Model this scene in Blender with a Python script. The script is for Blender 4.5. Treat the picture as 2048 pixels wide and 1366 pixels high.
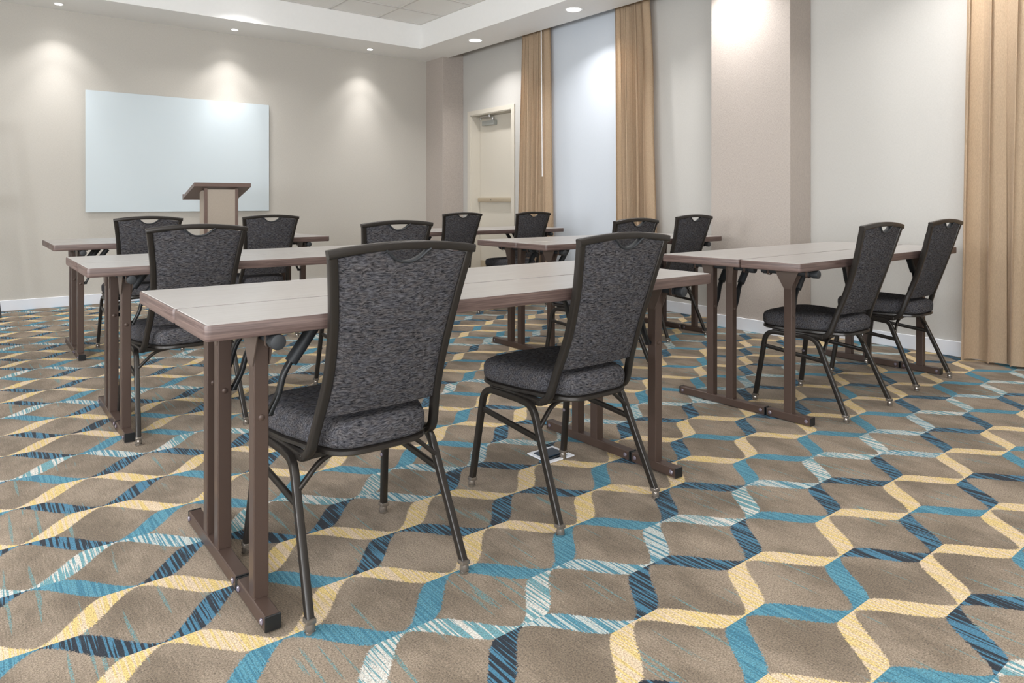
import bpy, bmesh, math, random
from mathutils import Vector, Matrix
random.seed(7)
PI = math.pi
C = bpy.context.scene.collection
for o in list(bpy.data.objects):
    bpy.data.objects.remove(o)
scn = bpy.context.scene

# ------------------------------------------------------------------ camera
cam = bpy.data.cameras.new('camera')
cam.sensor_width = 36
cam.lens = 1402.5 / 2048 * 36
cam.shift_y = -(683 - 402) / 2048
cam.clip_start = 0.05
camo = bpy.data.objects.new('camera', cam)
C.objects.link(camo)
camo.location = (0, 0, 1.032)
camo.rotation_euler = (PI / 2, 0, -math.radians(38.04))
scn.camera = camo
# ------------------------------------------------------------------ world, exposure
w = bpy.data.worlds.new('world')
scn.world = w
w.use_nodes = True
w.node_tree.nodes['Background'].inputs[0].default_value = (0.5, 0.55, 0.6, 1)
w.node_tree.nodes['Background'].inputs[1].default_value = 0.15
scn.view_settings.view_transform = 'Standard'
scn.view_settings.look = 'None'
scn.view_settings.gamma = 1
scn.view_settings.use_curve_mapping = False
scn.view_settings.exposure = 0.64
P_SIDE = 7.5      # watts, side soffit downlights
P_TRAY = 6.5      # watts, downlights in the tiled ceiling
P_SPOT = 17      # watts, small wall washing spots
LAMP = (1.0, 0.988, 0.982)
P_FILL = 112       # watts, fill light from each added, unseen window
FILL = (0.93, 0.965, 1.0)  # cool tint of the added fill light

# ------------------------------------------------------------------ materials
def lin(c):
    return tuple(((v / 255) / 12.92 if v / 255 <= .04045 else ((v / 255 + .055) / 1.055) ** 2.4) for v in c) + (1,)

class NT:
    """small helper to write node trees"""
    def __init__(s, name):
        s.m = bpy.data.materials.new(name)
        s.m.use_nodes = True
        s.t = s.m.node_tree
        s.b = s.t.nodes['Principled BSDF']
    def n(s, typ, **kw):
        nd = s.t.nodes.new(typ)
        for k, v in kw.items():
            setattr(nd, k, v)
        return nd
    def link(s, a, b):
        s.t.links.new(a, b)
    def _in(s, sock, v):
        if isinstance(v, (int, float)):
            sock.default_value = v
        elif isinstance(v, tuple):
            sock.default_value = v
        else:
            s.link(v, sock)
    def math(s, op, a, b=0.0, c=0.0, clamp=False):
        nd = s.n('ShaderNodeMath', operation=op, use_clamp=clamp)
        s._in(nd.inputs[0], a); s._in(nd.inputs[1], b); s._in(nd.inputs[2], c)
        return nd.outputs[0]
    def mix(s, f, a, b):
        nd = s.n('ShaderNodeMix', data_type='RGBA')
        s._in(nd.inputs[0], f); s._in(nd.inputs[6], a); s._in(nd.inputs[7], b)
        return nd.outputs[2]
    def coord(s, scale=(1, 1, 1), kind='Object', rot=(0, 0, 0)):
        tc = s.n('ShaderNodeTexCoord')
        mp = s.n('ShaderNodeMapping')
        mp.inputs['Scale'].default_value = scale
        mp.inputs['Rotation'].default_value = rot
        s.link(tc.outputs[kind], mp.inputs[0])
        return mp.outputs[0]
    def noise(s, vec, scale=1.0, detail=2.0, rough=.5, dist=0.0):
        nd = s.n('ShaderNodeTexNoise')
        s.link(vec, nd.inputs['Vector'])
        nd.inputs['Scale'].default_value = scale
        nd.inputs['Detail'].default_value = detail
        nd.inputs['Roughness'].default_value = rough
        nd.inputs['Distortion'].default_value = dist
        return nd.outputs[0]
    def ramp(s, f, stops, interp='LINEAR'):
        nd = s.n('ShaderNodeValToRGB')
        cr = nd.color_ramp
        cr.interpolation = interp
        while len(cr.elements) < len(stops):
            cr.elements.new(.5)
        for e, (p, c) in zip(cr.elements, stops):
            e.position = p
            e.color = c if len(c) == 4 else c + (1,)
        s.link(f, nd.inputs[0])
        return nd.outputs[0]
    def step(s, f, lo, hi):
        nd = s.n('ShaderNodeMapRange', interpolation_type='SMOOTHSTEP')
        s._in(nd.inputs[0], f)
        nd.inputs[1].default_value = lo; nd.inputs[2].default_value = hi
        return nd.outputs[0]
    def bump(s, h, strength=.3, dist=.001):
        nd = s.n('ShaderNodeBump')
        nd.inputs['Strength'].default_value = strength
        nd.inputs['Distance'].default_value = dist
        s.link(h, nd.inputs['Height'])
        s.link(nd.outputs[0], s.b.inputs['Normal'])
    def base(s, c, rough=.6, metal=0.0, spec=None):
        s._in(s.b.inputs['Base Color'], c)
        s.b.inputs['Roughness'].default_value = rough
        s.b.inputs['Metallic'].default_value = metal
        if spec is not None:
            s.b.inputs['Specular IOR Level'].default_value = spec
        return s.m

def plain(name, c, rough=.5, metal=0.0, spec=None, grain=0.0, gscale=400):
    t = NT(name)
    if grain:
        nz = t.noise(t.coord(), gscale, 2)
        d = tuple(v * (1 - grain) for v in lin(c)[:3]) + (1,)
        u = tuple(min(1, v * (1 + grain)) for v in lin(c)[:3]) + (1,)
        return t.base(t.mix(nz, d, u), rough, metal, spec)
    return t.base(lin(c), rough, metal, spec)

def wallpaper(name, c, amp=.10, horiz=True, bump=.25, axis='x'):
    t = NT(name)
    sc = {'x': (60, 60, 600), 'y': (60, 60, 600)}[axis] if horiz else (500, 500, 40)
    a = t.noise(t.coord(sc), 1.0, 3, .6)
    b = t.noise(t.coord((350, 350, 60)), 1.0, 2)
    f = t.math('ADD', t.math('MULTIPLY', a, .6), t.math('MULTIPLY', b, .4))
    f = t.step(f, .3, .7)
    cl = lin(c)
    d = tuple(v * (1 - amp) for v in cl[:3]) + (1,)
    u = tuple(min(1, v * (1 + amp)) for v in cl[:3]) + (1,)
    t.bump(f, bump, .0006)
    return t.base(t.mix(f, d, u), .75, 0, .25)

M = {}
M['wall'] = wallpaper('front_wallpaper', (191, 186, 178), .07)
M['wallR'] = wallpaper('side_wall_paper', (190, 187, 182), .05)
M['pillar'] = wallpaper('pillar_wallpaper', (176, 166, 158), .15, bump=.8)
M['white'] = plain('white_paint', (242, 241, 239), .55, grain=.02, gscale=30)
M['trimwhite'] = plain('baseboard_white', (226, 228, 234), .35)
M['tile'] = None
t = NT('acoustic_tile')
nz = t.noise(t.coord(), 260, 3, .7)
M['tile'] = t.base(t.ramp(nz, [(.28, lin((206, 202, 197))), (.40, lin((238, 236, 232))), (1, lin((243, 241, 238)))]), .9, 0, .1)
t.bump(nz, .4, .002)
M['grid'] = plain('ceiling_grid_metal', (206, 202, 197), .5)
M['doorpaint'] = plain('door_paint', (206, 199, 186), .5, grain=.02, gscale=60)
M['bar'] = plain('push_bar_metal', (196, 182, 160), .35, .5, grain=.05, gscale=40)
M['steel'] = plain('closer_grey', (168, 170, 166), .4, .3)
M['shade'] = wallpaper('roller_shade_cloth', (203, 209, 217), .02, bump=.1)
M['board'] = plain('whiteboard_glass', (204, 214, 219), .07, 0, .55)
M['boardedge'] = plain('glass_edge', (222, 238, 234), .15)
M['metalblack'] = plain('black_plastic', (22, 24, 26), .35)
M['rubber'] = plain('dark_rubber', (38, 40, 43), .55)
M['frame'] = plain('bronze_powder_coat', (45, 41, 38), .30, .4, .6, grain=.08, gscale=900)
M['legmetal'] = plain('brown_powder_coat', (77, 62, 55), .36, .25, .5, grain=.06, gscale=900)
M['gusset'] = plain('brown_plate', (92, 78, 70), .4, .3)
M['knob'] = plain('grey_plastic_knob', (40, 42, 45), .6)
M['clear'] = plain('clear_glide_plastic', (128, 120, 112), .15, .6)
M['bumper'] = plain('clear_bumper', (110, 102, 112), .1, .0, .8)
M['chrome'] = plain('chrome_ring', (205, 205, 205), .12, 1)
M['lectpanel'] = wallpaper('lectern_laminate', (172, 160, 147), .05, bump=.1)
M['lectwood'] = plain('lectern_brown', (112, 92, 84), .45, grain=.08, gscale=60)
M['blacksteel'] = plain('easel_black', (44, 46, 48), .4)
M['boxblue'] = plain('floor_box_lid', (38, 52, 66), .35)

# table laminate and wood grain edge
t = NT('table_laminate')
g = t.noise(t.coord((3, 260, 260)), 1.0, 3, .6)
g2 = t.noise(t.coord((1.5, 40, 40)), 1.0, 2)
f = t.math('ADD', t.math('MULTIPLY', g, .65), t.math('MULTIPLY', g2, .35))
M['top'] = t.base(t.mix(t.step(f, .3, .7), lin((154, 149, 145)), lin((167, 163, 160))), .32, 0, .4)
t.bump(g, .12, .0004)
t = NT('table_edge_band')
g = t.noise(t.coord((5, 5, 200)), 1.0, 3, .65, .4)
M['edge'] = t.base(t.mix(t.step(g, .3, .72), lin((76, 60, 56)), lin((108, 90, 84))), .42, 0, .45)

# chair fabric: short crinkled ripples
def fabric():
    t = NT('charcoal_ripple_fabric')
    warp = t.noise(t.coord((26, 26, 26)), 1.0, 2)
    tc = t.n('ShaderNodeTexCoord')
    vm = t.n('ShaderNodeVectorMath', operation='MULTIPLY_ADD')
    cmb = t.n('ShaderNodeCombineXYZ')
    t.link(t.math('MULTIPLY', t.math('SUBTRACT', warp, .5), .022), cmb.inputs[2])
    t.link(t.math('MULTIPLY', t.math('SUBTRACT', warp, .5), .022), cmb.inputs[1])
    vm.inputs[1].default_value = (1, 1, 1)
    t.link(tc.outputs['Object'], vm.inputs[0]); t.link(cmb.outputs[0], vm.inputs[2])
    mp = t.n('ShaderNodeMapping'); mp.inputs['Scale'].default_value = (58, 260, 330)
    t.link(vm.outputs[0], mp.inputs[0])
    n1 = t.noise(mp.outputs[0], 1.0, 2.5, .55)
    n2 = t.noise(t.coord((900, 900, 900)), 1.0, 1)
    n3 = t.noise(t.coord((40, 40, 90)), 1.0, 2)
    f = t.math('ADD', t.math('MULTIPLY', n1, .8), t.math('MULTIPLY', n2, .2))
    col = t.ramp(f, [(.34, lin((28, 28, 30))), (.46, lin((64, 63, 65))), (.60, lin((90, 88, 90))), (.78, lin((112, 110, 110)))])
    tint = t.ramp(n3, [(.38, lin((222, 226, 240))), (.5, lin((230, 229, 230))), (.62, lin((242, 230, 222)))])
    mm = t.n('ShaderNodeMix', data_type='RGBA', blend_type='MULTIPLY')
    mm.inputs[0].default_value = .45
    t.link(col, mm.inputs[6]); t.link(tint, mm.inputs[7])
    t.bump(f, .5, .0016)
    return t.base(mm.outputs[2], 1.0, 0, .05)
M['fabric'] = fabric()

# curtain cloth
t = NT('curtain_cloth')
a = t.noise(t.coord((300, 300, 900)), 1.0, 2)
b = t.noise(t.coord((700, 700, 60)), 1.0, 2)
f = t.math('ADD', t.math('MULTIPLY', a, .5), t.math('MULTIPLY', b, .5))
M['curtain'] = t.base(t.mix(t.step(f, .3, .7), lin((204, 178, 146)), lin((236, 213, 184))), .7, 0, .25)
t.bump(f, .2, .0006)
t.b.inputs['Sheen Weight'].default_value = .2

def emit(name, c, s):
    m = bpy.data.materials.new(name); m.use_nodes = True
    nt = m.node_tree
    nt.nodes.remove(nt.nodes['Principled BSDF'])
    e = nt.nodes.new('ShaderNodeEmission')
    e.inputs[0].default_value = c + (1,); e.inputs[1].default_value = s
    nt.links.new(e.outputs[0], nt.nodes['Material Output'].inputs[0])
    return m
M['lens'] = emit('lamp_lens', LAMP, 6)

M['daypane'] = emit('daylit_pane', FILL, 2)  # glowing pane of the added fill windows

# carpet: woven ribbon lattice, cell colours come from a face attribute
X0, DX, Y0, DY = .134, .2334, .0879, .15482
def carpet():
    t = NT('patterned_carpet')
    tc = t.n('ShaderNodeTexCoord')
    sep = t.n('ShaderNodeSeparateXYZ'); t.link(tc.outputs['Object'], sep.inputs[0])
    fz = t.noise(t.coord((220, 220, 1)), 1.0, 1)
    fz2 = t.noise(t.coord((230, 210, 7)), 1.03, 1)
    X = t.math('ADD', sep.outputs[0], t.math('MULTIPLY', t.math('SUBTRACT', fz, .5), .020))
    Y = t.math('ADD', sep.outputs[1], t.math('MULTIPLY', t.math('SUBTRACT', fz2, .5), .014))
    gx = t.math('DIVIDE', t.math('SUBTRACT', sep.outputs[0], X0), DX)
    gy = t.math('DIVIDE', t.math('SUBTRACT', sep.outputs[1], Y0), DY)
    ix, iy = t.math('FLOOR', gx), t.math('FLOOR', gy)
    u = t.math('SUBTRACT', t.math('DIVIDE', t.math('SUBTRACT', X, X0), DX), ix)
    v = t.math('SUBTRACT', t.math('DIVIDE', t.math('SUBTRACT', Y, Y0), DY), iy)
    par = t.math('FLOORED_MODULO', t.math('ADD', ix, iy), 2.0)
    vflip = t.math('SUBTRACT', 1.0, v)
    vv = t.math('ADD', t.math('MULTIPLY', v, t.math('SUBTRACT', 1.0, par)), t.math('MULTIPLY', vflip, par))
    W = .285
    top = t.step(u, -.04, 1 - W)
    bot = t.step(u, W, 1.04)
    m1 = t.step(t.math('SUBTRACT', t.math('ADD', top, .02), vv), -.015, .015)
    m2 = t.step(t.math('SUBTRACT', vv, t.math('SUBTRACT', bot, .02)), -.015, .015)
    mask = t.math('MULTIPLY', m1, m2)
    at = t.n('ShaderNodeAttribute', attribute_name='weave')
    code = at.outputs['Fac']           # 0 yellow 1 blue 2 white 3 dark 4 mixed
    def pal(cols):
        st = [((i - .5) / 8 if i else 0, lin(c)) for i, c in enumerate(cols)]
        return t.ramp(t.math('DIVIDE', code, 8.0), st, 'CONSTANT')
    A = pal([(210, 184, 120), (60, 116, 138), (204, 200, 192), (66, 116, 142), (78, 134, 152)])
    B = pal([(210, 188, 160), (82, 138, 156), (104, 150, 158), (30, 37, 47), (186, 192, 188)])
    st = t.noise(t.coord((125, 2.6, 1)), 1.0, 1.0, .4)
    st2 = t.noise(t.coord((330, 9, 1)), 1.0, 1, .5)
    stripe = t.step(t.math('ADD', t.math('MULTIPLY', st, .7), t.math('MULTIPLY', st2, .3)), .475, .51)
    rib = t.mix(stripe, A, B)
    # field
    g1 = t.noise(t.coord((5, 3, 1)), 1.0, 3, .6)
    g2 = t.noise(t.coord((260, 14, 1)), 1.0, 2, .6)
    fieldn = t.math('ADD', t.math('MULTIPLY', g1, .75), t.math('MULTIPLY', g2, .25))
    field = t.mix(t.step(fieldn, .36, .64), lin((112, 99, 84)), lin((148, 133, 116)))
    d1 = t.noise(t.coord((62, 2.4, 1)), 1.0, 1, .4)
    d2 = t.noise(t.coord((2.6, 3.0, 1)), 1.0, 1)
    dash = t.math('MULTIPLY', t.step(d1, .655, .685), t.step(d2, .38, .50))
    dash = t.math('MULTIPLY', dash, t.step(t.noise(t.coord((300, 300, 1)), 1.0, 1), .38, .56))
    field = t.mix(dash, field, lin((98, 140, 142)))
    col = t.mix(mask, field, rib)
    sp = t.noise(t.coord((230, 230, 1)), 1.0, 3, .85)
    spc = t.ramp(sp, [(.36, (.22, .20, .19)), (.47, (.78, .77, .76)), (.56, (1.12, 1.12, 1.11)), (.68, (1.7, 1.7, 1.7))])
    mm = t.n('ShaderNodeMix', data_type='RGBA', blend_type='MULTIPLY')
    mm.inputs[0].default_value = .72
    t.link(col, mm.inputs[6]); t.link(spc, mm.inputs[7])
    t.bump(sp, .8, .004)
    t.b.inputs['Sheen Weight'].default_value = .1
    return t.base(mm.outputs[2], .95, 0, .08)
M['carpet'] = carpet()

# ------------------------------------------------------------------ mesh helpers
def finish(name, bm, mat, parent=None, smooth=False, angle=35):
    bmesh.ops.recalc_face_normals(bm, faces=bm.faces)
    me = bpy.data.meshes.new(name)
    bm.to_mesh(me); bm.free()
    me.materials.append(mat)
    if smooth:
        for p in me.polygons:
            p.use_smooth = True
        try:
            me.set_sharp_from_angle(angle=math.radians(angle))
        except Exception:
            pass
    o = bpy.data.objects.new(name, me)
    C.objects.link(o)
    if parent is not None:
        o.parent = parent
    return o

def box(bm, x0, y0, z0, x1, y1, z1, bev=0.0, seg=2):
    vs = [bm.verts.new(p) for p in [(x0, y0, z0), (x1, y0, z0), (x1, y1, z0), (x0, y1, z0), (x0, y0, z1), (x1, y0, z1), (x1, y1, z1), (x0, y1, z1)]]
    fs = [bm.faces.new([vs[i] for i in q]) for q in [(3, 2, 1, 0), (4, 5, 6, 7), (0, 1, 5, 4), (1, 2, 6, 5), (2, 3, 7, 6), (3, 0, 4, 7)]]
    if bev:
        es = list({e for f in fs for e in f.edges})
        bmesh.ops.bevel(bm, geom=es, offset=bev, segments=seg, affect='EDGES', profile=.5)

def bx(*a, **k):
    bm = bmesh.new(); box(bm, *a, **k); return bm

def cyl(bm, p, q, r, n=16, r2=None):
    p, q = Vector(p), Vector(q)
    d = (q - p).normalized()
    a = d.orthogonal().normalized(); b = d.cross(a)
    r2 = r if r2 is None else r2
    A = [bm.verts.new(p + (a * math.cos(2 * PI * i / n) + b * math.sin(2 * PI * i / n)) * r) for i in range(n)]
    B = [bm.verts.new(q + (a * math.cos(2 * PI * i / n) + b * math.sin(2 * PI * i / n)) * r2) for i in range(n)]
    for i in range(n):
        bm.faces.new([A[i], A[(i + 1) % n], B[(i + 1) % n], B[i]])
    bm.faces.new(A[::-1]); bm.faces.new(B)

def lathe(bm, c, prof, n=20, axis='z'):
    rings = []
    for r, z in prof:
        rg = []
        for i in range(n):
            a = 2 * PI * i / n
            p = (r * math.cos(a), r * math.sin(a), z)
            if axis == 'y': p = (p[0], p[2], p[1])
            if axis == 'x': p = (p[2], p[0], p[1])
            rg.append(bm.verts.new(Vector(c) + Vector(p)))
        rings.append(rg)
    for a, b in zip(rings, rings[1:]):
        for i in range(n):
            bm.faces.new([a[i], a[(i + 1) % n], b[(i + 1) % n], b[i]])
    bm.faces.new(rings[0][::-1]); bm.faces.new(rings[-1])

def rrect(w, h, r, k=3):
    pts = []
    for cx, cy, a0 in ((w / 2 - r, h / 2 - r, 0), (-w / 2 + r, h / 2 - r, PI / 2), (-w / 2 + r, -h / 2 + r, PI), (w / 2 - r, -h / 2 + r, 1.5 * PI)):
        for i in range(k):
            a = a0 + PI / 2 * i / (k - 1)
            pts.append((cx + r * math.cos(a), cy + r * math.sin(a)))
    return pts

def sweep(bm, pts, prof, side):
    """sweep a closed 2D profile along pts; side = reference direction for profile x"""
    pts = [Vector(p) for p in pts]
    rings = []
    n = len(pts)
    for i, p in enumerate(pts):
        if i == 0: d = (pts[1] - p).normalized(); k = 1
        elif i == n - 1: d = (p - pts[i - 1]).normalized(); k = 1
        else:
            d1 = (p - pts[i - 1]).normalized(); d2 = (pts[i + 1] - p).normalized()
            d = (d1 + d2).normalized(); k = 1 / max(.5, d.dot(d1))
        s = Vector(side[i] if isinstance(side, list) else side)
        s = (s - d * s.dot(d)).normalized()
        up = d.cross(s).normalized()
        rings.append([bm.verts.new(p + s * a + up * b * k) for a, b in prof])
    m = len(prof)
    for a, b in zip(rings, rings[1:]):
        for i in range(m):
            bm.faces.new([a[i], a[(i + 1) % m], b[(i + 1) % m], b[i]])
    bm.faces.new(rings[0][::-1]); bm.faces.new(rings[-1])

def fillet(pts, r, k=6):
    """round the interior corners of a polyline"""
    pts = [Vector(p) for p in pts]
    out = [pts[0]]
    for i in range(1, len(pts) - 1):
        a, b, c = pts[i - 1], pts[i], pts[i + 1]
        rr = r[i - 1] if isinstance(r, (list, tuple)) else r
        da, dc = (a - b), (c - b)
        rr = min(rr, da.length * .49, dc.length * .49)
        p, q = b + da.normalized() * rr, b + dc.normalized() * rr
        for j in range(k + 1):
            t = j / k
            out.append(p * (1 - t) ** 2 + b * 2 * t * (1 - t) + q * t * t)
    out.append(pts[-1])
    return out

def tag(o, label, cat, group=None, kind=None):
    if label: o['label'] = label
    if cat: o['category'] = cat
    if group: o['group'] = group
    if kind: o['kind'] = kind
    return o

def empty(name, loc=(0, 0, 0), rz=0.0):
    o = bpy.data.objects.new(name, None)
    o.empty_display_size = .1
    C.objects.link(o)
    o.location = loc; o.rotation_euler = (0, 0, rz)
    return o

def children_of(o):
    return [c for c in bpy.data.objects if c.parent == o]

def tree(o):
    return (o, [tree(c) for c in children_of(o)])

def copy_tree(tr, parent=None):
    o, ch = tr
    c = o.copy(); C.objects.link(c)
    c.parent = parent
    for x in ch:
        copy_tree(x, c)
    return c

def struct(name, bm, mat, label, cat, parent=None, smooth=False):
    o = finish(name, bm, mat, parent, smooth)
    if parent is None:
        tag(o, label, cat, None, 'structure')
    return o

# ------------------------------------------------------------------ the room
XW, YW, ZS, ZT = 5.2, 8.1, 2.895, 3.188      # side wall, front wall, soffit underside, tiled ceiling
XL, YB = -3.0, -3.0
TX, TY, SX = 4.408, 7.454, 4.965             # tray corner, soffit outer edge

# floor: one quad per weave cell, with its colour code
bm = bmesh.new()
lay = bm.faces.layers.float.new('weave')
T = {0: 'YBWDYD', 1: 'YDMBYD', 2: 'YDWBYB', 3: 'YDWBYD', 4: 'YMWBYD', 5: 'YDMBYB', 6: 'YDMBYB', 7: 'YDWDYB'}
CODE = {'Y': 0, 'B': 1, 'W': 2, 'D': 3, 'M': 4}
i0, i1 = int((XL - X0) / DX) - 2, int((5.6 - X0) / DX) + 1
k0, k1 = int((YB - Y0) / DY) - 2, int((8.2 - Y0) / DY) + 1
grid = {}
for i in range(i0, i1 + 2):
    for k in range(k0, k1 + 2):
        grid[i, k] = bm.verts.new((X0 + i * DX, Y0 + k * DY, 0))
for i in range(i0, i1 + 1):
    for k in range(k0, k1 + 1):
        f = bm.faces.new([grid[i, k], grid[i + 1, k], grid[i + 1, k + 1], grid[i, k + 1]])
        c = T[i % 8][k % 6]
        if i % 8 in (5, 6) and k % 12 == 11:
            c = 'D'
        f[lay] = CODE[c]
struct('floor', bm, M['carpet'], 'taupe carpet with yellow and blue woven ribbon lattice', 'floor')
bm = bx(XL - .2, YB - .2, -.25, 5.7, 8.35, -.012)
struct('floor_slab', bm, M['white'], 'concrete slab under the patterned carpet', 'floor')

struct('wall_front', bx(XL, YW, 0, XW + .3, YW + .15, 3.5), M['wall'], 'greige wallpapered front wall behind the glass whiteboard', 'wall')
struct('wall_left', bx(XL - .15, YB, 0, XL, YW + .15, 3.5), M['wall'], 'greige side wall outside the left of the frame', 'wall')
struct('wall_back', bx(XL - .15, YB - .15, 0, XW + .3, YB, 3.5), M['wall'], 'greige wall behind the camera', 'wall')
# side wall with door opening
DY0, DY1, DZ = 6.646, 7.511, 2.14
bm = bmesh.new()
box(bm, XW, YB, 0, XW + .17, DY0, 3.5)
box(bm, XW, DY1, 0, XW + .17, YW, 3.5)
box(bm, XW, DY0, DZ, XW + .17, DY1, 3.5)
box(bm, XW + .19, DY0 - .2, 0, XW + .3, DY1 + .2, 3.5)
struct('wall_right', bm, M['wallR'], 'pale grey side wall with the door and window', 'wall')
struct('wall_pillar', bx(4.9, 2.867, 0, XW, 3.575, ZS + .3, bev=.004), M['pillar'], 'textured taupe pillar projecting from the side wall', 'pillar')
struct('wall_corner', bx(4.88, 7.69, 0, XW, YW, ZS + .3, bev=.004), M['pillar'], 'textured taupe pillar in the front corner beside the door', 'pillar')

# soffits
bm = bmesh.new()
box(bm, XL, TY, ZS, SX, YW, ZS + .6)
box(bm, TX, YB, ZS, SX, TY, ZS + .6)
struct('ceiling_soffit', bm, M['white'], 'white dropped soffit around the tiled ceiling', 'ceiling')
struct('ceiling_pocket', bx(SX, YB, 3.22, XW, YW, 3.4), M['white'], 'narrow curtain pocket ceiling above the side wall', 'ceiling')
# tiled ceiling: backing, grid bars, tiles
ceil = bx(XL, YB, ZT + .02, TX, TY, ZT + .3)
ceil = struct('ceiling', ceil, M['grid'], 'suspended ceiling of white acoustic tiles', 'ceiling')
xs = [TX] + [3.835 - .597 * i for i in range(12) if 3.835 - .597 * i > XL]
ys = [TY] + [6.94 - .6 * i for i in range(17) if 6.94 - .6 * i > YB]
bm = bmesh.new()
for x in xs[1:]:
    box(bm, x - .012, YB, ZT - .004, x + .012, TY, ZT + .02)
finish('ceiling_grid', bm, M['grid'], ceil)
bm = bmesh.new()
for y in ys[1:]:
    box(bm, XL, y - .012, ZT - .0045, TX, y + .012, ZT + .019)
box(bm, TX - .014, YB, ZT - .004, TX, TY, ZT + .02)
box(bm, XL, TY - .014, ZT - .004, TX, TY, ZT + .02)
finish('ceiling_grid', bm, M['grid'], ceil)
full = {}
for a in range(len(xs) - 1):
    for b in range(len(ys) - 1):
        wx, wy = round(xs[a] - xs[a + 1] - .022, 4), round(ys[b] - ys[b + 1] - .022, 4)
        if (wx, wy) not in full:
            o = finish('ceiling_tile', bx(-wx / 2, -wy / 2, 0, wx / 2, wy / 2, .014, bev=.003, seg=1), M['tile'], ceil)
            full[wx, wy] = o
        else:
            o = full[wx, wy].copy(); C.objects.link(o)
        o.parent = ceil
        o.location = ((xs[a] + xs[a + 1]) / 2, (ys[b] + ys[b + 1]) / 2, ZT + .004)

# baseboards
def baseboard(name, segs, label):
    bm = bmesh.new()
    for s in segs:
        x0, y0, x1, y1 = s
        box(bm, x0, y0, 0.001, x1, y1, .1, bev=.002, seg=1)
    struct(name, bm, M['trimwhite'], label, 'baseboard')
baseboard('baseboard_front', [(XL, YW - .014, 4.88, YW)], 'white baseboard along the front wall')
baseboard('baseboard_right', [(XW - .014, YB, XW, 2.867), (4.886, 2.853, 4.9, 3.589), (4.886, 2.853, XW, 2.867), (4.886, 3.575, XW, 3.589), (XW - .014, 3.575, XW, DY0 - .07)], 'white baseboard along the side wall and around the pillar')
baseboard('baseboard_corner', [(4.866, 7.676, 4.88, YW), (4.866, 7.676, XW, 7.69)], 'white baseboard around the corner pillar')

# door
d = empty('door_1', (XW, (DY0 + DY1) / 2, 0)); tag(d, 'cream painted exit door with closer and push bar', 'door', None, 'structure')
def local(bm, o):
    bmesh.ops.translate(bm, verts=bm.verts, vec=-Vector(o.location)); return bm
bm = bmesh.new()
cw = .06
box(bm, XW - .016, DY1, 0, XW + .002, DY1 + cw, DZ)
box(bm, XW - .016, DY0 - cw, 0, XW + .002, DY0, DZ)
box(bm, XW - .016, DY0 - cw, DZ, XW + .002, DY1 + cw, DZ + .055)
box(bm, XW - .004, DY1 - .012, 0, XW + .15, DY1, DZ)
box(bm, XW - .004, DY0, 0, XW + .15, DY0 + .012, DZ)
box(bm, XW - .004, DY0, DZ - .012, XW + .15, DY1, DZ)
finish('door_frame', local(bm, d), M['doorpaint'], d)
finish('door_leaf', local(bx(XW + .135, DY0 + .014, .008, XW + .175, DY1 - .014, DZ - .014, bev=.002, seg=1), d), M['doorpaint'], d)
bm = bmesh.new()
box(bm, XW + .085, DY0 + .05, 1.02, XW + .135, DY1 - .03, 1.075, bev=.006)
pb = finish('push_bar', local(bm, d), M['bar'], d, True)
bm = bmesh.new(); cyl(bm, (XW + .082, 7.19, 1.045), (XW + .087, 7.19, 1.045), .006)
finish('keyhole', local(bm, d), M['metalblack'], pb)
bm = bmesh.new()
box(bm, XW + .075, 7.12, 2.0, XW + .135, 7.38, 2.06, bev=.006)
cl = finish('door_closer', local(bm, d), M['steel'], d, True)
bm = bmesh.new()
cyl(bm, (XW + .10, 7.17, 2.06), (XW + .10, 7.17, 2.10), .014)
box(bm, XW + .085, 7.16, 2.09, XW + .105, 7.44, 2.10, bev=.002)
box(bm, XW + .03, 7.15, 2.102, XW + .05, 7.44, 2.112, bev=.002)
cyl(bm, (XW + .04, 7.16, 2.095), (XW + .04, 7.16, 2.125), .016)
cyl(bm, (XW + .095, 7.43, 2.085), (XW + .095, 7.43, 2.115), .013)
finish('closer_arm', local(bm, d), M['chrome'], cl, True)
finish('kick_plate', local(bx(XW + .132, DY0 + .03, .03, XW + .136, DY1 - .03, .26), d), M['bar'], d)

# window with lowered roller shade
wd = empty('window_1', (XW, 5.42, 0)); tag(wd, 'tall window covered by a lowered white roller shade', 'window', None, 'structure')
bm = bmesh.new()
for a in ((4.62, 4.68), (6.16, 6.22)):
    box(bm, XW - .012, a[0], .25, XW + .002, a[1], 3.15)
box(bm, XW - .012, 4.62, .2, XW + .002, 6.22, .26)
finish('window_frame', local(bm, wd), M['white'], wd)
finish('pane', local(bx(XW - .006, 4.68, .26, XW + .001, 6.16, 3.1), wd), M['board'], wd)
finish('roller_shade', local(bx(XW - .032, 4.60, .12, XW - .029, 6.24, 3.12), wd), M['shade'], wd)
bm = bmesh.new(); cyl(bm, (XW - .05, 4.60, 3.12), (XW - .05, 6.24, 3.12), .03); 
finish('shade_roller', local(bm, wd), M['white'], wd, True)
finish('bottom_rail', local(bx(XW - .04, 4.60, .10, XW - .022, 6.24, .125, bev=.003), wd), M['white'], wd)

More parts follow.
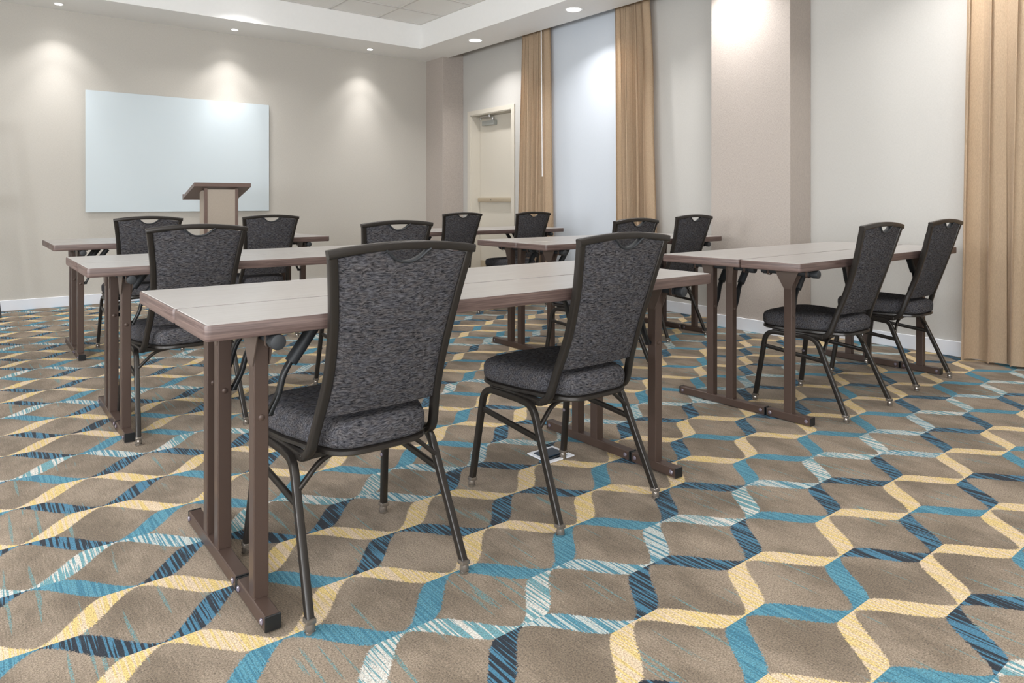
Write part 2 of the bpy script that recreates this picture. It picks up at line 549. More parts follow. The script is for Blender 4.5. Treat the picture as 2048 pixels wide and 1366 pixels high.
# windows added to the left hand wall, out of view, for soft fill light
for n_, ya in ((2, -2.3), (3, .3), (4, 2.6)):
    wn = empty('window_%d' % n_, (XL, ya + .8, 0)); tag(wn, 'daylight window in the left wall, ' + ('rearmost', 'beside the camera', 'nearest the whiteboard')[n_ - 2], 'window', None, 'structure')
    bm = bmesh.new()
    for a in ((ya, .70, ya + .06, 2.6), (ya + 1.54, .70, ya + 1.6, 2.6), (ya + .77, .70, ya + .83, 2.6), (ya, .70, ya + 1.6, .76), (ya, 2.54, ya + 1.6, 2.6)):
        box(bm, XL - .002, a[0], a[1], XL + .03, a[2], a[3])
    finish('window_frame', local(bm, wn), M['white'], wn)
    finish('pane', local(bx(XL - .001, ya + .06, .76, XL + .006, ya + 1.54, 2.54), wn), M['daypane'], wn)
    ld = bpy.data.lights.new('window_light', 'AREA'); ld.shape = 'RECTANGLE'; ld.size = 1.75; ld.size_y = 1.45
    ld.energy = P_FILL; ld.color = FILL
    lo = bpy.data.objects.new('window_light', ld); C.objects.link(lo); lo.parent = wn
    lo.location = (.05, 0, 1.65); lo.rotation_euler = (0, -PI / 2 - math.radians(18), 0)  # added area light, tilted up to brighten the ceiling

for n_, xa in ((5, -2.75), (6, -.95)):  # two more added windows, unseen, filling the rear faces with light
    wn = empty('window_%d' % n_, (xa + .8, YB, 0)); tag(wn, 'daylight window in the rear wall behind the camera, ' + ('left', 'right')[n_ - 5] + ' of the two', 'window', None, 'structure')
    bm = bmesh.new()
    for a in ((xa, .70, xa + .06, 2.6), (xa + 1.54, .70, xa + 1.6, 2.6), (xa + .77, .70, xa + .83, 2.6), (xa, .70, xa + 1.6, .76), (xa, 2.54, xa + 1.6, 2.6)):
        box(bm, a[0], YB - .002, a[1], a[2], YB + .03, a[3])
    finish('window_frame', local(bm, wn), M['white'], wn)
    finish('pane', local(bx(xa + .06, YB - .001, .76, xa + 1.54, YB + .006, 2.54), wn), M['daypane'], wn)
    ld = bpy.data.lights.new('window_light', 'AREA'); ld.shape = 'RECTANGLE'; ld.size = 1.45; ld.size_y = 1.75
    ld.energy = P_FILL * .55; ld.color = FILL
    lo = bpy.data.objects.new('window_light', ld); C.objects.link(lo); lo.parent = wn
    lo.location = (0, .05, 1.65); lo.rotation_euler = (PI / 2 + math.radians(18), 0, 0)

# ------------------------------------------------------------------ ceiling lamps
def add_lamp(kind, loc, power, parent, size=.12, spot=None, blend=.3, spread=PI, rot=(0, 0, 0)):
    ld = bpy.data.lights.new('lamp_light', kind)
    ld.energy = power; ld.color = LAMP
    if kind == 'AREA':
        ld.shape = 'DISK'; ld.size = size; ld.spread = spread
    else:
        ld.spot_size = spot; ld.spot_blend = blend; ld.shadow_soft_size = size
    o = bpy.data.objects.new('lamp_light', ld); C.objects.link(o)
    o.parent = parent; o.location = loc; o.rotation_euler = rot
    return o

def downlight(x, y, z, r, power, label, group, spot=False):
    t = empty('recessed_downlight', (x, y, z)); tag(t, label, 'ceiling light', group)
    bm = bmesh.new()
    lathe(bm, (0, 0, 0), [(r * .96, -.001), (r * 1.22, -.002), (r * 1.25, -.006), (r * 1.2, -.009), (r, -.007), (r * .96, -.001)][:5], 32)
    finish('trim_ring', bm, M['white'], t, True)
    bm = bmesh.new()
    lathe(bm, (0, 0, 0), [(r * .98, -.0075), (r * .9, -.011), (r * .3, -.013)], 32)
    finish('lamp_lens', bm, M['lens'], t, True)
    if spot:
        # a small lamp head under the lens: broad soft beam plus tight beam, both from the same bulb
        add_lamp('SPOT', (0, 0, -.03), power, t, .014, math.radians(93), .75)
        add_lamp('SPOT', (0, 0, -.03), power * 2.6, t, .014, math.radians(58), 1.0)
        add_lamp('SPOT', (0, 0, -.03), power * .06, t, .02, math.radians(130), .6)
    else:
        add_lamp('AREA', (0, 0, -.02), power, t, r * 1.8, spread=math.radians(125))
    return t

wl = ['small wall-washing downlight above the left edge of the whiteboard', 'small wall-washing downlight above the right half of the whiteboard', 'small wall-washing downlight near the corner pillar', 'small wall-washing downlight in the soffit left of the frame']
for (x, lb) in zip((.709, 2.317, 3.925, -.9), wl):
    downlight(x, 7.84, ZS, .032, P_SPOT, lb, 'small downlights along the front soffit', True)
sl = ['round recessed downlight above the door end of the side wall', 'round recessed downlight above the white roller shade', 'round recessed downlight over the projecting pillar', 'round recessed downlight over the right hand curtain', 'round recessed downlight in the side soffit beside the camera', 'round recessed downlight at the back of the side soffit']
for (y, lb) in zip((6.65, 4.99, 3.33, 1.67, .01, -1.65), sl):
    downlight(4.665, y, ZS, .072, P_SIDE, lb, 'downlights along the side soffit')
for n, (x, y) in enumerate([(a, b) for a in (-.3, 2.28) for b in (7.05, 4.75, 2.45, .15, -2.1)]):
    downlight(x, y, ZT, .075, P_TRAY, 'recessed downlight among ceiling tiles, ' + ['left', 'centre'][n // 5] + ' row, ' + ['first', 'second', 'third', 'fourth', 'fifth'][n % 5] + ' from whiteboard', 'downlights in the tiled ceiling')

# ------------------------------------------------------------------ whiteboard
wb = empty('whiteboard', (1.86, YW, .92)); tag(wb, 'large frameless glass whiteboard on the front wall', 'whiteboard')
finish('glass_panel', local(bx(.952, YW - .03, .92, 2.768, YW - .024, 2.134, bev=.001, seg=1), wb), M['board'], wb)
finish('backing_panel', local(bx(.957, YW - .024, .925, 2.763, YW - .0205, 2.129), wb), M['boardedge'], wb)
for (x, z) in ((1.2, 1.1), (2.5, 1.1), (1.2, 1.95), (2.5, 1.95)):
    bm = bmesh.new(); cyl(bm, (x, YW - .021, z), (x, YW - .0015, z), .015)
    finish('standoff', local(bm, wb), M['chrome'], wb, True)

# ------------------------------------------------------------------ curtains
def curtain(name, label, yt, yb, folds, xc, dep, zt, zb, seed, tuck=0.0):
    rnd = random.Random(seed)
    ph = [rnd.uniform(-.5, .5) for _ in range(40)]
    am = [rnd.uniform(.65, 1.25) for _ in range(40)]
    NU, NZ = folds * 14, 40
    bm = bmesh.new()
    rows = []
    wd_ = [rnd.uniform(.6, 1.5) for _ in range(folds)]
    cum = [0]
    for q in wd_: cum.append(cum[-1] + q)
    cum = [q / cum[-1] for q in cum]
    for j in range(NZ + 1):
        tz = j / NZ
        z = zt + (zb - zt) * tz
        a0 = yt[0] + (yb[0] - yt[0]) * tz ** .8; a1 = yt[1] + (yb[1] - yt[1]) * tz ** .8
        row = []
        for i in range(NU + 1):
            fu = i / NU * folds
            k = int(min(fu, folds - 1e-4))
            fr = fu - k
            u = cum[k] + (cum[k + 1] - cum[k]) * fr
            drift = .035 * math.sin(2.3 * tz + k * 1.9 + seed) * math.sin(PI * u)
            amp = dep * (.62 + .5 * tz) * (am[k] * (1 - fr) + am[k + 1] * fr)
            w_ = fu * 2 * PI
            x = xc + amp * math.sin(w_) + .35 * amp * math.sin(2 * w_ + .9 + k) * (.3 + .7 * tz)
            sp_ = (a1 - a0) * (cum[k + 1] - cum[k])
            yy = a0 + (a1 - a0) * (u + drift * .6) + .16 * sp_ * math.sin(2 * w_)
            if tuck:
                g = math.exp(-((u - .12) / .10) ** 2) * math.exp(-((tz - .25) / .16) ** 2)
                x += tuck * g
            row.append(bm.verts.new((min(x, 5.185), yy, z)))
        rows.append(row)
    for a, b in zip(rows, rows[1:]):
        for i in range(NU):
            bm.faces.new([a[i], a[i + 1], b[i + 1], b[i]])
    root = empty(name, (xc, (yb[0] + yb[1]) / 2, 0)); tag(root, label, 'curtain', 'tan drapes along the side wall')
    ret = bmesh.ops.solidify(bm, geom=bm.faces[:], thickness=.003)
    o = finish('drape', local(bm, root), M['curtain'], root, True, 80)
    bm = bmesh.new()
    box(bm, xc - .012, min(yt) - .03, zt + .0, xc + .012, max(yt) + .03, zt + .02)
    finish('curtain_track', local(bm, root), M['white'], root)
    for i in range(folds):
        y = yt[0] + (yt[1] - yt[0]) * (i + .5) / folds
        bm = bmesh.new(); cyl(bm, (xc, y, zt - .015), (xc, y, zt + .005), .004, 8)
        finish('carrier', local(bm, root), M['chrome'], root)
    return root
c1 = curtain('curtain', 'tan pleated curtain between the door and the roller shade, with white wand', (5.84, 6.27), (5.78, 6.36), 6, 5.085, .052, 3.19, .02, 3)
curtain('curtain', 'tan pleated curtain to the right of the roller shade', (4.42, 4.84), (4.30, 4.80), 6, 5.085, .054, 3.19, .02, 8, .03)
curtain('curtain', 'tan pleated curtain at the right edge of the picture', (.85, 1.735), (.80, 1.795), 8, 5.10, .056, 3.19, .016, 15)
bm = bmesh.new(); cyl(bm, (5.02, 5.895, 3.16), (5.02, 5.875, 1.30), .005, 10)
finish('curtain_wand', local(bm, c1), M['white'], c1, True)

# ------------------------------------------------------------------ tables
L, WF, WB = 1.829, .3015, .454
ZTOP, TH = .755, .037
FX0, FX1 = .140, .178                      # leg unit, from the table end
def make_table(name, width, posts, foot, braces, bar):
    root = empty(name)
    off = Vector((-L / 2, -width / 2, 0))
    def add(nm, bm, mat, par=None, smooth=False):
        bmesh.ops.translate(bm, verts=bm.verts, vec=off)
        return finish(nm, bm, mat, par or root, smooth)
    bm = bmesh.new()
    # moulded edge band: rounded frame profile run round the slab
    pr = [(0, -.003), (-.004, -.0012), (-.0055, -.006), (-.0055, -.032), (-.004, -.0375), (0, -.039), (.03, -.039), (.03, -.033), (.0005, -.033), (.0005, -.003)]
    cor = [(0, 0), (L, 0), (L, width), (0, width)]
    path = []
    rr = .012
    for (cx, cy), a0 in zip([(rr, rr), (L - rr, rr), (L - rr, width - rr), (rr, width - rr)], (PI, 1.5 * PI, 0, .5 * PI)):
        for k in range(4):
            a = a0 + PI / 2 * k / 3
            path.append((cx + rr * math.cos(a), cy + rr * math.sin(a), math.cos(a), math.sin(a)))
    tb = bmesh.new()
    A = [tb.verts.new((px - nx * .0042, py - ny * .0042, ZTOP - .030)) for px, py, nx, ny in path]
    B = [tb.verts.new((px - nx * .0042, py - ny * .0042, ZTOP - .001)) for px, py, nx, ny in path]
    D = [tb.verts.new((px - nx * .0052, py - ny * .0052, ZTOP)) for px, py, nx, ny in path]
    tb.faces.new(A[::-1]); tb.faces.new(D)
    for a_, b_ in ((A, B), (B, D)):
        for i in range(len(path)):
            j = (i + 1) % len(path)
            tb.faces.new([a_[i], a_[j], b_[j], b_[i]])
    add('tabletop', tb, M['top'])
    rings = []
    for (px, py, nx, ny) in path:
        rings.append([bm.verts.new((px - nx * (a + .004), py - ny * (a + .004), ZTOP + b)) for a, b in pr])
    for i in range(len(rings)):
        A, B = rings[i], rings[(i + 1) % len(rings)]
        for j in range(len(pr)):
            bm.faces.new([A[j], A[(j + 1) % len(pr)], B[(j + 1) % len(pr)], B[j]])
    add('edge_band', bm, M['edge'], smooth=True)
    for side in (0, 1):
        fx = (lambda x: x) if side == 0 else (lambda x: L - x)
        def bxs(x0, y0, z0, x1, y1, z1, **k):
            a, b = sorted((fx(x0), fx(x1)))
            return bx(a, y0, z0, b, y1, z1, **k)
        ft = add('foot', bxs(FX0, foot[0] + .004, .004, FX1, foot[1] - .004, .040, bev=.003), M['legmetal'])
        for (a, b) in ((foot[0], foot[0] + .005), (foot[1] - .005, foot[1])):
            add('end_cap', bxs(FX0 - .0006, a, .0035, FX1 + .0006, b, .0407, bev=.001, seg=1), M['metalblack'], ft)
        bm = bmesh.new()
        for y in (foot[0] + .022, foot[1] - .022):
            for xx in (FX0, FX1):
                s = -1 if xx == FX0 else 1
                lathe(bm, (fx(xx), y, .023), [(.007, 0), (.0085, (s if side == 0 else -s) * .003), (.005, (s if side == 0 else -s) * .006)], 12, 'x')
            cyl(bm, (fx((FX0 + FX1) / 2), y, 0), (fx((FX0 + FX1) / 2), y, .006), .012, 12)
        add('glide', bm, M['bumper'], ft, True)
        for py in posts:
            p = add('post', bxs(FX0 + .003, py, .038, FX1 + .003, py + .040, ZTOP - .05, bev=.003), M['legmetal'])
            bm = bmesh.new()
            lathe(bm, (fx((FX0 + FX1) / 2 + .003), py, .49), [(.0085, .001), (.008, -.003), (.004, -.005)], 12, 'y')
            add('bolt', bm, M['legmetal'], p, True)
            bm = bmesh.new()
            cyl(bm, (fx((FX0 + FX1) / 2 + .003), py + .002, .0385), (fx((FX0 + FX1) / 2 + .003), py + .002, .041), .004, 8)
            cyl(bm, (fx(FX0 + .006), py + .002, .0385), (fx(FX0 + .006), py + .002, .042), .004, 8)
            add('weld', bm, M['gusset'], p)
        # gusset plates either side of the posts
        for (gy0, gy1, gb0, gb1) in bar['gussets']:
            for xx in (FX0 + .0005, FX1 + .0035):
                bm = bmesh.new()
                x0, x1 = fx(xx), fx(xx + .0025)
                pts = [(gy0, ZTOP - .042), (gy1, ZTOP - .042), (gy1 - .012, ZTOP - .075), (gb1, ZTOP - .135), (gb0, ZTOP - .135), (gy0 + .012, ZTOP - .06)]
                A = [bm.verts.new((x0, y, z)) for y, z in pts]; B = [bm.verts.new((x1, y, z)) for y, z in pts]
                bm.faces.new(A); bm.faces.new(B[::-1])
                for i in range(len(pts)):
                    bm.faces.new([A[i], B[i], B[(i + 1) % len(pts)], A[(i + 1) % len(pts)]])
                add('gusset_plate', bm, M['gusset'])
        # pivot bar running across under the top, with round knobs
        xb = fx((FX0 + FX1) / 2 + .004)
        bm = bmesh.new()
        cyl(bm, (xb, bar['y0'] + .03, ZTOP - .058), (xb, bar['y1'], ZTOP - .058), .012, 14)
        for yb_ in (bar['y0'] + .04, bar['y1'] - .03):
            cyl(bm, (xb, yb_, ZTOP - .058), (xb, yb_ + .02, ZTOP - .058), .0155, 14)
        pbar = add('pivot_bar', bm, M['rubber'], smooth=True)
        bm = bmesh.new()
        lathe(bm, (xb, bar['y0'], ZTOP - .058), [(.0150, 0), (.018, .002), (.019, .006), (.019, .028), (.016, .034)], 24, 'y')
        add('knob', bm, M['knob'], pbar, True)
        bm = bmesh.new()
        a, b = sorted((fx(FX0 - .005), fx(FX1 + .015)))
        box(bm, a, bar['y0'] + .05, ZTOP - .046, b, bar['y1'] - .01, ZTOP - .038)
        add('mounting_plate', bm, M['metalblack'])
        for yb_ in (bar['y0'] + .055, bar['y1'] - .04):
                bm = bmesh.new()
                s = .014
                sweep(bm, fillet([(xb + s, yb_, ZTOP - .042), (xb + s, yb_, ZTOP - .076), (xb - s, yb_, ZTOP - .076), (xb - s, yb_, ZTOP - .042)], .010, 4), rrect(.012, .003, .001, 2), (0, 1, 0))
                add('bar_clip', bm, M['legmetal'], pbar, True)
        # folding brace with sleeve
        for by in braces:
            pts = [(fx(.190), by, .485), (fx(.216), by, .535), (fx(.228), by, .585), (fx(.262), by, .640), (fx(.322), by, ZTOP - .042)]
            bm = bmesh.new()
            sweep(bm, fillet(pts, .02, 5), rrect(.022, .012, .003, 3), (0, 1, 0))
            cyl(bm, (fx(.178), by, .49), (fx(.200), by, .49), .009, 12)
            br = add('folding_brace', bm, M['metalblack'], smooth=True)
            bm = bmesh.new()
            sweep(bm, [(fx(.247), by, .612), (fx(.318), by, ZTOP - .046)], rrect(.034, .030, .012, 4), (0, 1, 0))
            add('brace_sleeve', bm, M['rubber'], br, True)
            bm = bmesh.new()
            a, b = sorted((fx(.290), fx(.345)))
            box(bm, a, by - .02, ZTOP - .044, b, by + .02, ZTOP - .038)
            add('brace_bracket', bm, M['metalblack'], br)
    return root

narrow = make_table('narrow_table', WF, [.121], (.026, .2505), [.150], dict(y0=-.002, y1=.285, gussets=[(.078, .205, .124, .158)]))
wide = make_table('training_table', WB, [.435 - .307, .549 - .307], (-.0515, .452), [.435 - .307 + .02, .549 - .307 + .02], dict(y0=.012, y1=.40, gussets=[(.110, .160, .132, .156), (.232, .315, .25, .285)]))
tn, tw = tree(narrow), tree(wide)
tabs = [(.425, 1.648, -.0031, 'the nearest row, left of the aisle', 'nearest row, left, with the two largest chairs'),
        (.400, 3.336, 0.0, '', 'second row on the left'),
        (.444, 5.240, 0.0, '', 'far left, before the whiteboard'),
        (2.899, 1.647, .0186, '', 'nearest row, right, beside the pillar'),
        (2.897, 3.352, -.0045, '', 'second row on the right'),
        (3.039, 5.354, 0, '', 'far row, in front of the door')]
for n, (x, y, r, _, where) in enumerate(tabs):
    for kind in (0, 1):
        wdt = (WF, WB)[kind]; oy = (0, .308)[kind]
        o = (narrow, wide)[kind] if n == 0 else copy_tree((tn, tw)[kind])
        lx, ly = L / 2, oy + wdt / 2
        c, s = math.cos(r), math.sin(r)
        o.location = (x + c * lx - s * ly, y + s * lx + c * ly, 0)
        o.rotation_euler = (0, 0, r)
        o['label'] = ('narrow single-post table, ' if kind == 0 else 'wider twin-post table, ') + where
        o['category'] = 'table'
        o['group'] = ('narrow tables set in six pairs', 'wider tables set in six pairs')[kind]

# ------------------------------------------------------------------ chairs
def rake(z):
    pts = [(.38, -.118), (.42, -.148), (.458, -.168), (.55, -.204), (.635, -.234), (.75, -.271), (.94, -.322)]
    for (a, ya), (b, yb) in zip(pts, pts[1:]):
        if z <= b:
            return ya + (yb - ya) * (z - a) / (b - a)
    return pts[-1][1]
def hx(z):      # outer half width of the back frame
    pts = [(.36, .197), (.41, .191), (.45, .1865), (.50, .180), (.55, .1755), (.60, .1735), (.66, .1755), (.72, .180), (.78, .1865), (.84, .195), (.915, .2065), (.95, .2065)]
    for (a, ya), (b, yb) in zip(pts, pts[1:]):
        if z <= b:
            t = (z - a) / (b - a)
            return ya + (yb - ya) * t
    return pts[-1][1]

def make_chair():
    root = empty('banquet_chair')
    tw_, td = .023, .024
    # back frame: uprights and arched top rail in one tube
    zt = .9145
    pts = []
    side = []
    for s in (-1, 1):
        seg = []
        zz = [.385 + (zt - .385) * i / 14 for i in range(15)]
        seg = [Vector((s * (hx(z) - tw_ / 2), rake(z) + td / 2, z)) for z in zz]
        low = fillet([(s * .196, .150, .378), (s * .185, -.010, .372), (s * .1835, -.132, .372), tuple(seg[3])], [.04, .048], 7)
        full_ = low[:-1] + seg[3:]
        bm = bmesh.new()
        sweep(bm, full_, rrect(tw_, td, .005, 3), (1, 0, 0))
        finish('back_upright', bm, M['frame'], root, True, 50)
    bm = bmesh.new()
    rail = []
    for i in range(21):
        u = -1 + 2 * i / 20
        x = u * (hx(zt) - .0)
        z = zt - .009 + (.0165 * (1 - u * u))
        rail.append(Vector((x, rake(zt) + td / 2 - .010 * (1 - u * u), z)))
    sweep(bm, rail, rrect(.022, td + .001, .005, 3), (0, 0, 1))
    finish('top_rail', bm, M['frame'], root, True, 50)
    # upholstered back panel with the handle notch
    def arc(u): return zt - .019 + (.0165 * (1 - u * u))
    def notch(x):
        a = abs(x) / .062
        return 0 if a >= 1 else .033 * (1 - a ** 2.3)
    NX, NZ = 32, 16
    def sheet(front):
        g = []
        for j in range(NZ + 1):
            row = []
            for i in range(NX + 1):
                u = -1 + 2 * i / NX
                zb = .488
                xa = u * (hx(arc(u)) - tw_ + .002)
                ztop = arc(u) - notch(xa) 
                z = zb + (ztop - zb) * j / NZ
                x = u * (hx(z) - tw_ + .0015)
                e = min(1, (1 - abs(u)) * 9) * min(1, (1 - j / NZ) * 7 + .15) * min(1, j / NZ * 7 + .15)
                e = e ** .6
                if front:
                    y = rake(z) + td - .006 + .026 * e
                else:
                    y = rake(z) + .006 - .0055 * e
                y -= .012 * (1 - u * u)
                row.append((x, y, z))
            g.append(row)
        return g
    bm = bmesh.new()
    F = [[bm.verts.new(p) for p in r] for r in sheet(True)]
    B = [[bm.verts.new(p) for p in r] for r in sheet(False)]
    for G in (F, B):
        for j in range(NZ):
            for i in range(NX):
                bm.faces.new([G[j][i], G[j][i + 1], G[j + 1][i + 1], G[j + 1][i]])
    for i in range(NX):
        bm.faces.new([F[0][i], F[0][i + 1], B[0][i + 1], B[0][i]])
        bm.faces.new([F[NZ][i], F[NZ][i + 1], B[NZ][i + 1], B[NZ][i]])
    for j in range(NZ):
        bm.faces.new([F[j][0], F[j + 1][0], B[j + 1][0], B[j][0]])
        bm.faces.new([F[j][NX], F[j + 1][NX], B[j + 1][NX], B[j][NX]])
    finish('backrest', bm, M['fabric'], root, True, 60)
    # moulded handle lip round the notch
    bm = bmesh.new()
    pts = []
    for i in range(17):
        x = -.066 + .132 * i / 16
        u = x / hx(.9)
        z = arc(u) - notch(x) + .001
        pts.append((x, rake(z) + .013 - .011, z))
    sweep(bm, pts, rrect(.007, .028, .003, 3), [(0, 0, 1)] * 17)
    finish('handle_grip', bm, M['rubber'], root, True, 50)
    # seat cushion
    def outline(ins, z, n=40):
        o = []
        for i in range(n):
            a = 2 * PI * i / n
            ca, sa = math.cos(a), math.sin(a)
            ex = .34 if sa > 0 else .46
            qx = abs(ca) ** ex * (1 if ca > 0 else -1); qy = abs(sa) ** ex * (1 if sa > 0 else -1)
            yy = .0130 + qy * (.2165 - ins)
            hw = .214 - ins - .058 * max(0, min(1, (.10 - yy) / .24)) ** 1.2
            bow = .012 * (1 - qx * qx) * (1 if qy > 0 else -.3) * abs(qy)
            o.append((qx * hw, yy + bow, z))
        return o
    bm = bmesh.new()
    lv = [(.010, .398), (.002, .404), (0, .412), (-.001, .428), (-.001, .440), (.002, .451), (.008, .459), (.019, .465), (.04, .469), (.08, .471), (.14, .469), (.19, .467)]
    rings = [[bm.verts.new(p) for p in outline(i, z)] for i, z in lv]
    for a, b in zip(rings, rings[1:]):
        for i in range(40):
            bm.faces.new([a[i], a[(i + 1) % 40], b[(i + 1) % 40], b[i]])
    bm.faces.new(rings[0][::-1]); bm.faces.new(rings[-1])
    finish('seat', bm, M['fabric'], root, True, 60)
    bm = bmesh.new()
    rings = [[bm.verts.new(p) for p in outline(i, z)] for i, z in [(.03, .378), (.006, .381), (.0, .386), (.001, .395), (.008, .399)]]
    for a, b in zip(rings, rings[1:]):
        for i in range(40):
            bm.faces.new([a[i], a[(i + 1) % 40], b[(i + 1) % 40], b[i]])
    bm.faces.new(rings[0][::-1]); bm.faces.new(rings[-1])
    finish('seat_pan', bm, M['frame'], root, True, 50)
    # legs
    def leg(s, front):
        if front:
            p = [(s * .222, .236, .028), (s * .2035, .186, .366), (s * .198, .0, .366)]
        else:
            p = [(s * .222, -.236, .028), (s * .2035, -.083, .364), (s * .198, .004, .366)]
        bm = bmesh.new()
        sweep(bm, fillet(p, .052, 7), rrect(.020, .022, .0035, 3), (1, 0, 0))
        lg = finish('leg', bm, M['frame'], root, True, 50)
        bm = bmesh.new()
        x, y = p[0][0], p[0][1]
        yy = .003 if front else -.003
        box(bm, x - .0125, y - .0135, .024, x + .0125, y + .0135, .036, bev=.002)
        lathe(bm, (x, y + yy, 0), [(.011, .006), (.0130, .009), (.0130, .016), (.010, .025)], 14)
        finish('glide', bm, M['clear'], lg, True)
        bm = bmesh.new()
        lathe(bm, (x, y + yy, 0), [(.0135, .0), (.0140, .003), (.0135, .0065)], 14)
        finish('glide_ring', bm, M['chrome'], lg, True)
        if front:
            bm = bmesh.new()
            z = .205
            t_ = (z - .028) / (.366 - .028)
            xx = s * (.222 + (.2035 - .222) * t_); yb = .236 + (.186 - .236) * t_
            lathe(bm, (xx - s * .0, yb + .0105, z), [(.006, 0), (.0065, .004), (.003, .007)], 10, 'y')
            lathe(bm, (xx - s * .009, yb, z), [(.006, 0), (.0065, -s * .004), (.003, -s * .007)], 10, 'x')
            finish('stacking_bumper', bm, M['bumper'], lg, True)
    for s in (-1, 1):
        leg(s, True); leg(s, False)
    for s in (-1, 1):
        bm = bmesh.new()
        sweep(bm, [(s * .2065, .192, .290), (s * .2075, -.118, .262)], rrect(.012, .020, .004, 3), (1, 0, 0))
        finish('stretcher', bm, M['frame'], root, True, 50)
        bm = bmesh.new()
        sweep(bm, fillet([(s * .202, -.118, .300), (s * .135, -.105, .362), (s * .05, -.10, .371)], .035, 5), rrect(.015, .012, .004, 3), (0, 1, 0))
        finish('corner_brace', bm, M['frame'], root, True, 50)
    bm = bmesh.new()
    box(bm, -.198, -.112, .365, .198, -.092, .382, bev=.003)
    box(bm, -.198, .120, .365, .198, .140, .382, bev=.003)
    finish('seat_crossbar', bm, M['frame'], root)
    return root

chair = make_chair()
tc_ = tree(chair)
chairs = [(.874, 1.855, 0, 'nearest and largest charcoal chair, at the left end of the nearest table'),
          (1.672, 1.850, 0, 'second largest charcoal chair, standing over the white floor box'),
          (.805, 3.543, 0, 'charcoal chair at the left end of the second row, just below the lectern'),
          (1.785, 3.550, 0, 'charcoal chair whose top shows behind the nearest chair'),
          (.967, 5.44, 0, 'charcoal chair at the far left table, below the left part of the whiteboard'),
          (1.775, 5.435, 0, 'charcoal chair at the far left table, just right of the lectern'),
          (3.457, 1.850, 0, 'charcoal chair at the right hand table, nearer the taupe pillar'),
          (4.300, 1.885, 0, 'charcoal chair at the right hand table, nearer the tan edge curtain'),
          (3.105, 3.110, math.radians(5), 'charcoal chair showing only its top below the curtain right of the shade'),
          (4.263, 3.560, 0, 'charcoal chair at the second row right table, left of the pillar'),
          (3.500, 5.490, 0, 'charcoal chair in the far row, before the corner pillar and door frame'),
          (4.245, 5.400, 0, 'charcoal chair in the far row, below the curtain beside the door')]
for n, (x, y, r, lb) in enumerate(chairs):
    o = chair if n == 0 else copy_tree(tc_)
    o.location = (x, y, 0); o.rotation_euler = (0, 0, r)
    tag(o, lb, 'chair', 'charcoal banquet chairs')

# ------------------------------------------------------------------ lectern
le = empty('lectern', (1.897, 6.95, 0)); tag(le, 'greige and brown lectern standing before the whiteboard', 'lectern')
yf = 6.83
finish('front_panel', local(bx(1.775, yf, .04, 2.022, yf + .015, 1.14), le), M['lectpanel'], le)
bm = bmesh.new()
box(bm, 1.748, yf - .004, .03, 1.775, yf + .02, 1.15, bev=.001, seg=1)
finish('stile', local(bm, le), M['lectwood'], le)
finish('stile', local(bx(2.022, yf - .004, .03, 2.049, yf + .02, 1.15, bev=.001, seg=1), le), M['lectwood'], le)
finish('side_panel', local(bx(1.750, yf + .02, .03, 1.768, yf + .17, 1.13), le), M['lectpanel'], le)
finish('side_panel', local(bx(2.029, yf + .02, .03, 2.047, yf + .17, 1.13), le), M['lectpanel'], le)
finish('shelf', local(bx(1.768, yf + .015, .75, 2.029, yf + .16, .768), le), M['lectpanel'], le)
bm = bmesh.new()
pts = [(6.80, 1.200), (7.225, 1.078), (7.225, 1.048), (6.80, 1.166)]
A = [bm.verts.new((1.652, y, z)) for y, z in pts]; B = [bm.verts.new((2.160, y, z)) for y, z in pts]
bm.faces.new(A[::-1]); bm.faces.new(B)
for i in range(4):
    bm.faces.new([A[i], A[(i + 1) % 4], B[(i + 1) % 4], B[i]])
finish('reading_top', local(bm, le), M['lectwood'], le)
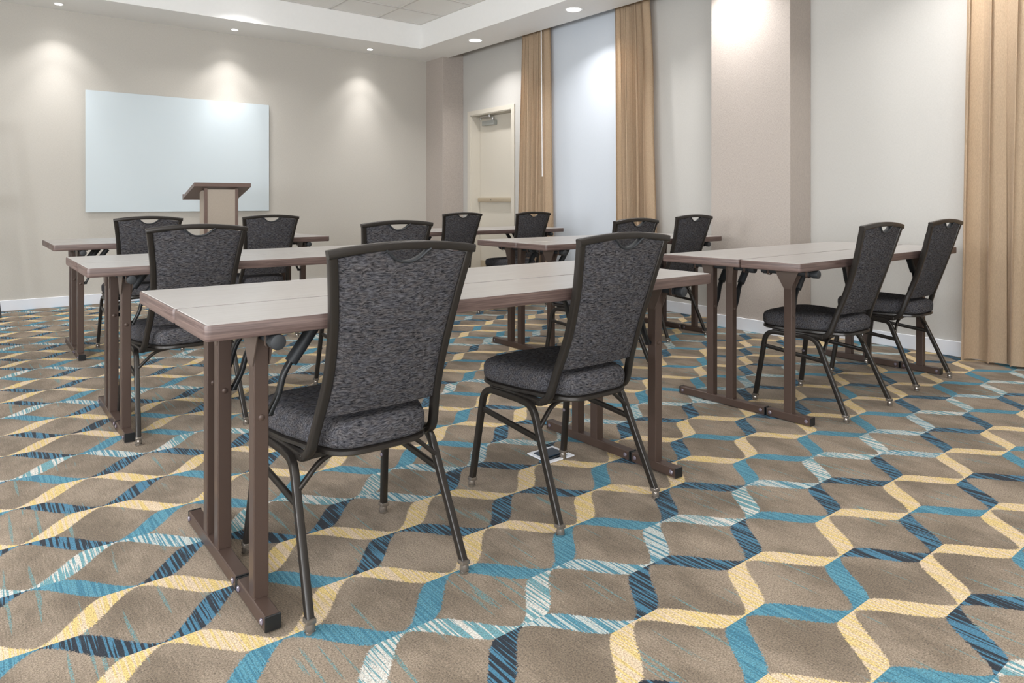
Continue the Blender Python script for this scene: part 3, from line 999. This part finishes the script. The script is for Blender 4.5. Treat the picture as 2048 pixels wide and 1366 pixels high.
finish('book_lip', local(bx(1.652, 7.215, 1.045, 2.160, 7.232, 1.098, bev=.002), le), M['lectwood'], le)
finish('base', local(bx(1.68, 6.76, .0, 2.12, 7.10, .04, bev=.004), le), M['lectwood'], le)

# ------------------------------------------------------------------ floor box
fb = empty('floor_box', (1.878, 2.145, 0)); tag(fb, 'small white framed floor power box under the second largest chair', 'floor box')
bm = bmesh.new()
ox, oy, wi = .0685, .0665, .016
for a in ((-ox, -oy, ox, -oy + wi), (-ox, oy - wi, ox, oy), (-ox, -oy + wi, -ox + wi, oy - wi), (ox - wi, -oy + wi, ox, oy - wi)):
    box(bm, a[0], a[1], .001, a[2], a[3], .0055)
finish('flange', bm, M['trimwhite'], fb)
finish('well', bx(-ox + wi, -oy + wi, .0008, ox - wi, oy - wi, .002), M['boxblue'], fb)
finish('lid', bx(-ox + wi + .002, -oy + wi + .030, .003, ox - wi - .002, oy - wi - .002, .0085, bev=.001, seg=1), M['boxblue'], fb)
finish('latch', bx(-.018, -oy + wi + .012, .002, .018, -oy + wi + .02, .006), M['rubber'], fb)

# ------------------------------------------------------------------ easel at the left edge
ea = empty('easel', (-.15, 7.6, 0)); tag(ea, 'black easel whose leg just shows at the left edge', 'easel')
def bar3(p, q, w_=.03):
    bm = bmesh.new(); sweep(bm, [p, q], rrect(w_, w_ * .8, .004, 3), (1, 0, 0)); return bm
finish('leg', local(bar3((.252, 7.640, .003), (.085, 7.66, 1.75)), ea), M['blacksteel'], ea)
finish('leg', local(bar3((-.55, 7.640, .003), (-.385, 7.66, 1.75)), ea), M['blacksteel'], ea)
finish('leg', local(bar3((-.15, 7.98, .003), (-.15, 7.69, 1.60)), ea), M['blacksteel'], ea)
finish('crossbar', local(bx(-.47, 7.64, 1.05, .17, 7.665, 1.08), ea), M['blacksteel'], ea)
finish('crossbar', local(bx(-.40, 7.65, 1.66, .11, 7.675, 1.69), ea), M['blacksteel'], ea)
finish('tray', local(bx(-.44, 7.56, 1.0, .14, 7.64, 1.02), ea), M['blacksteel'], ea)
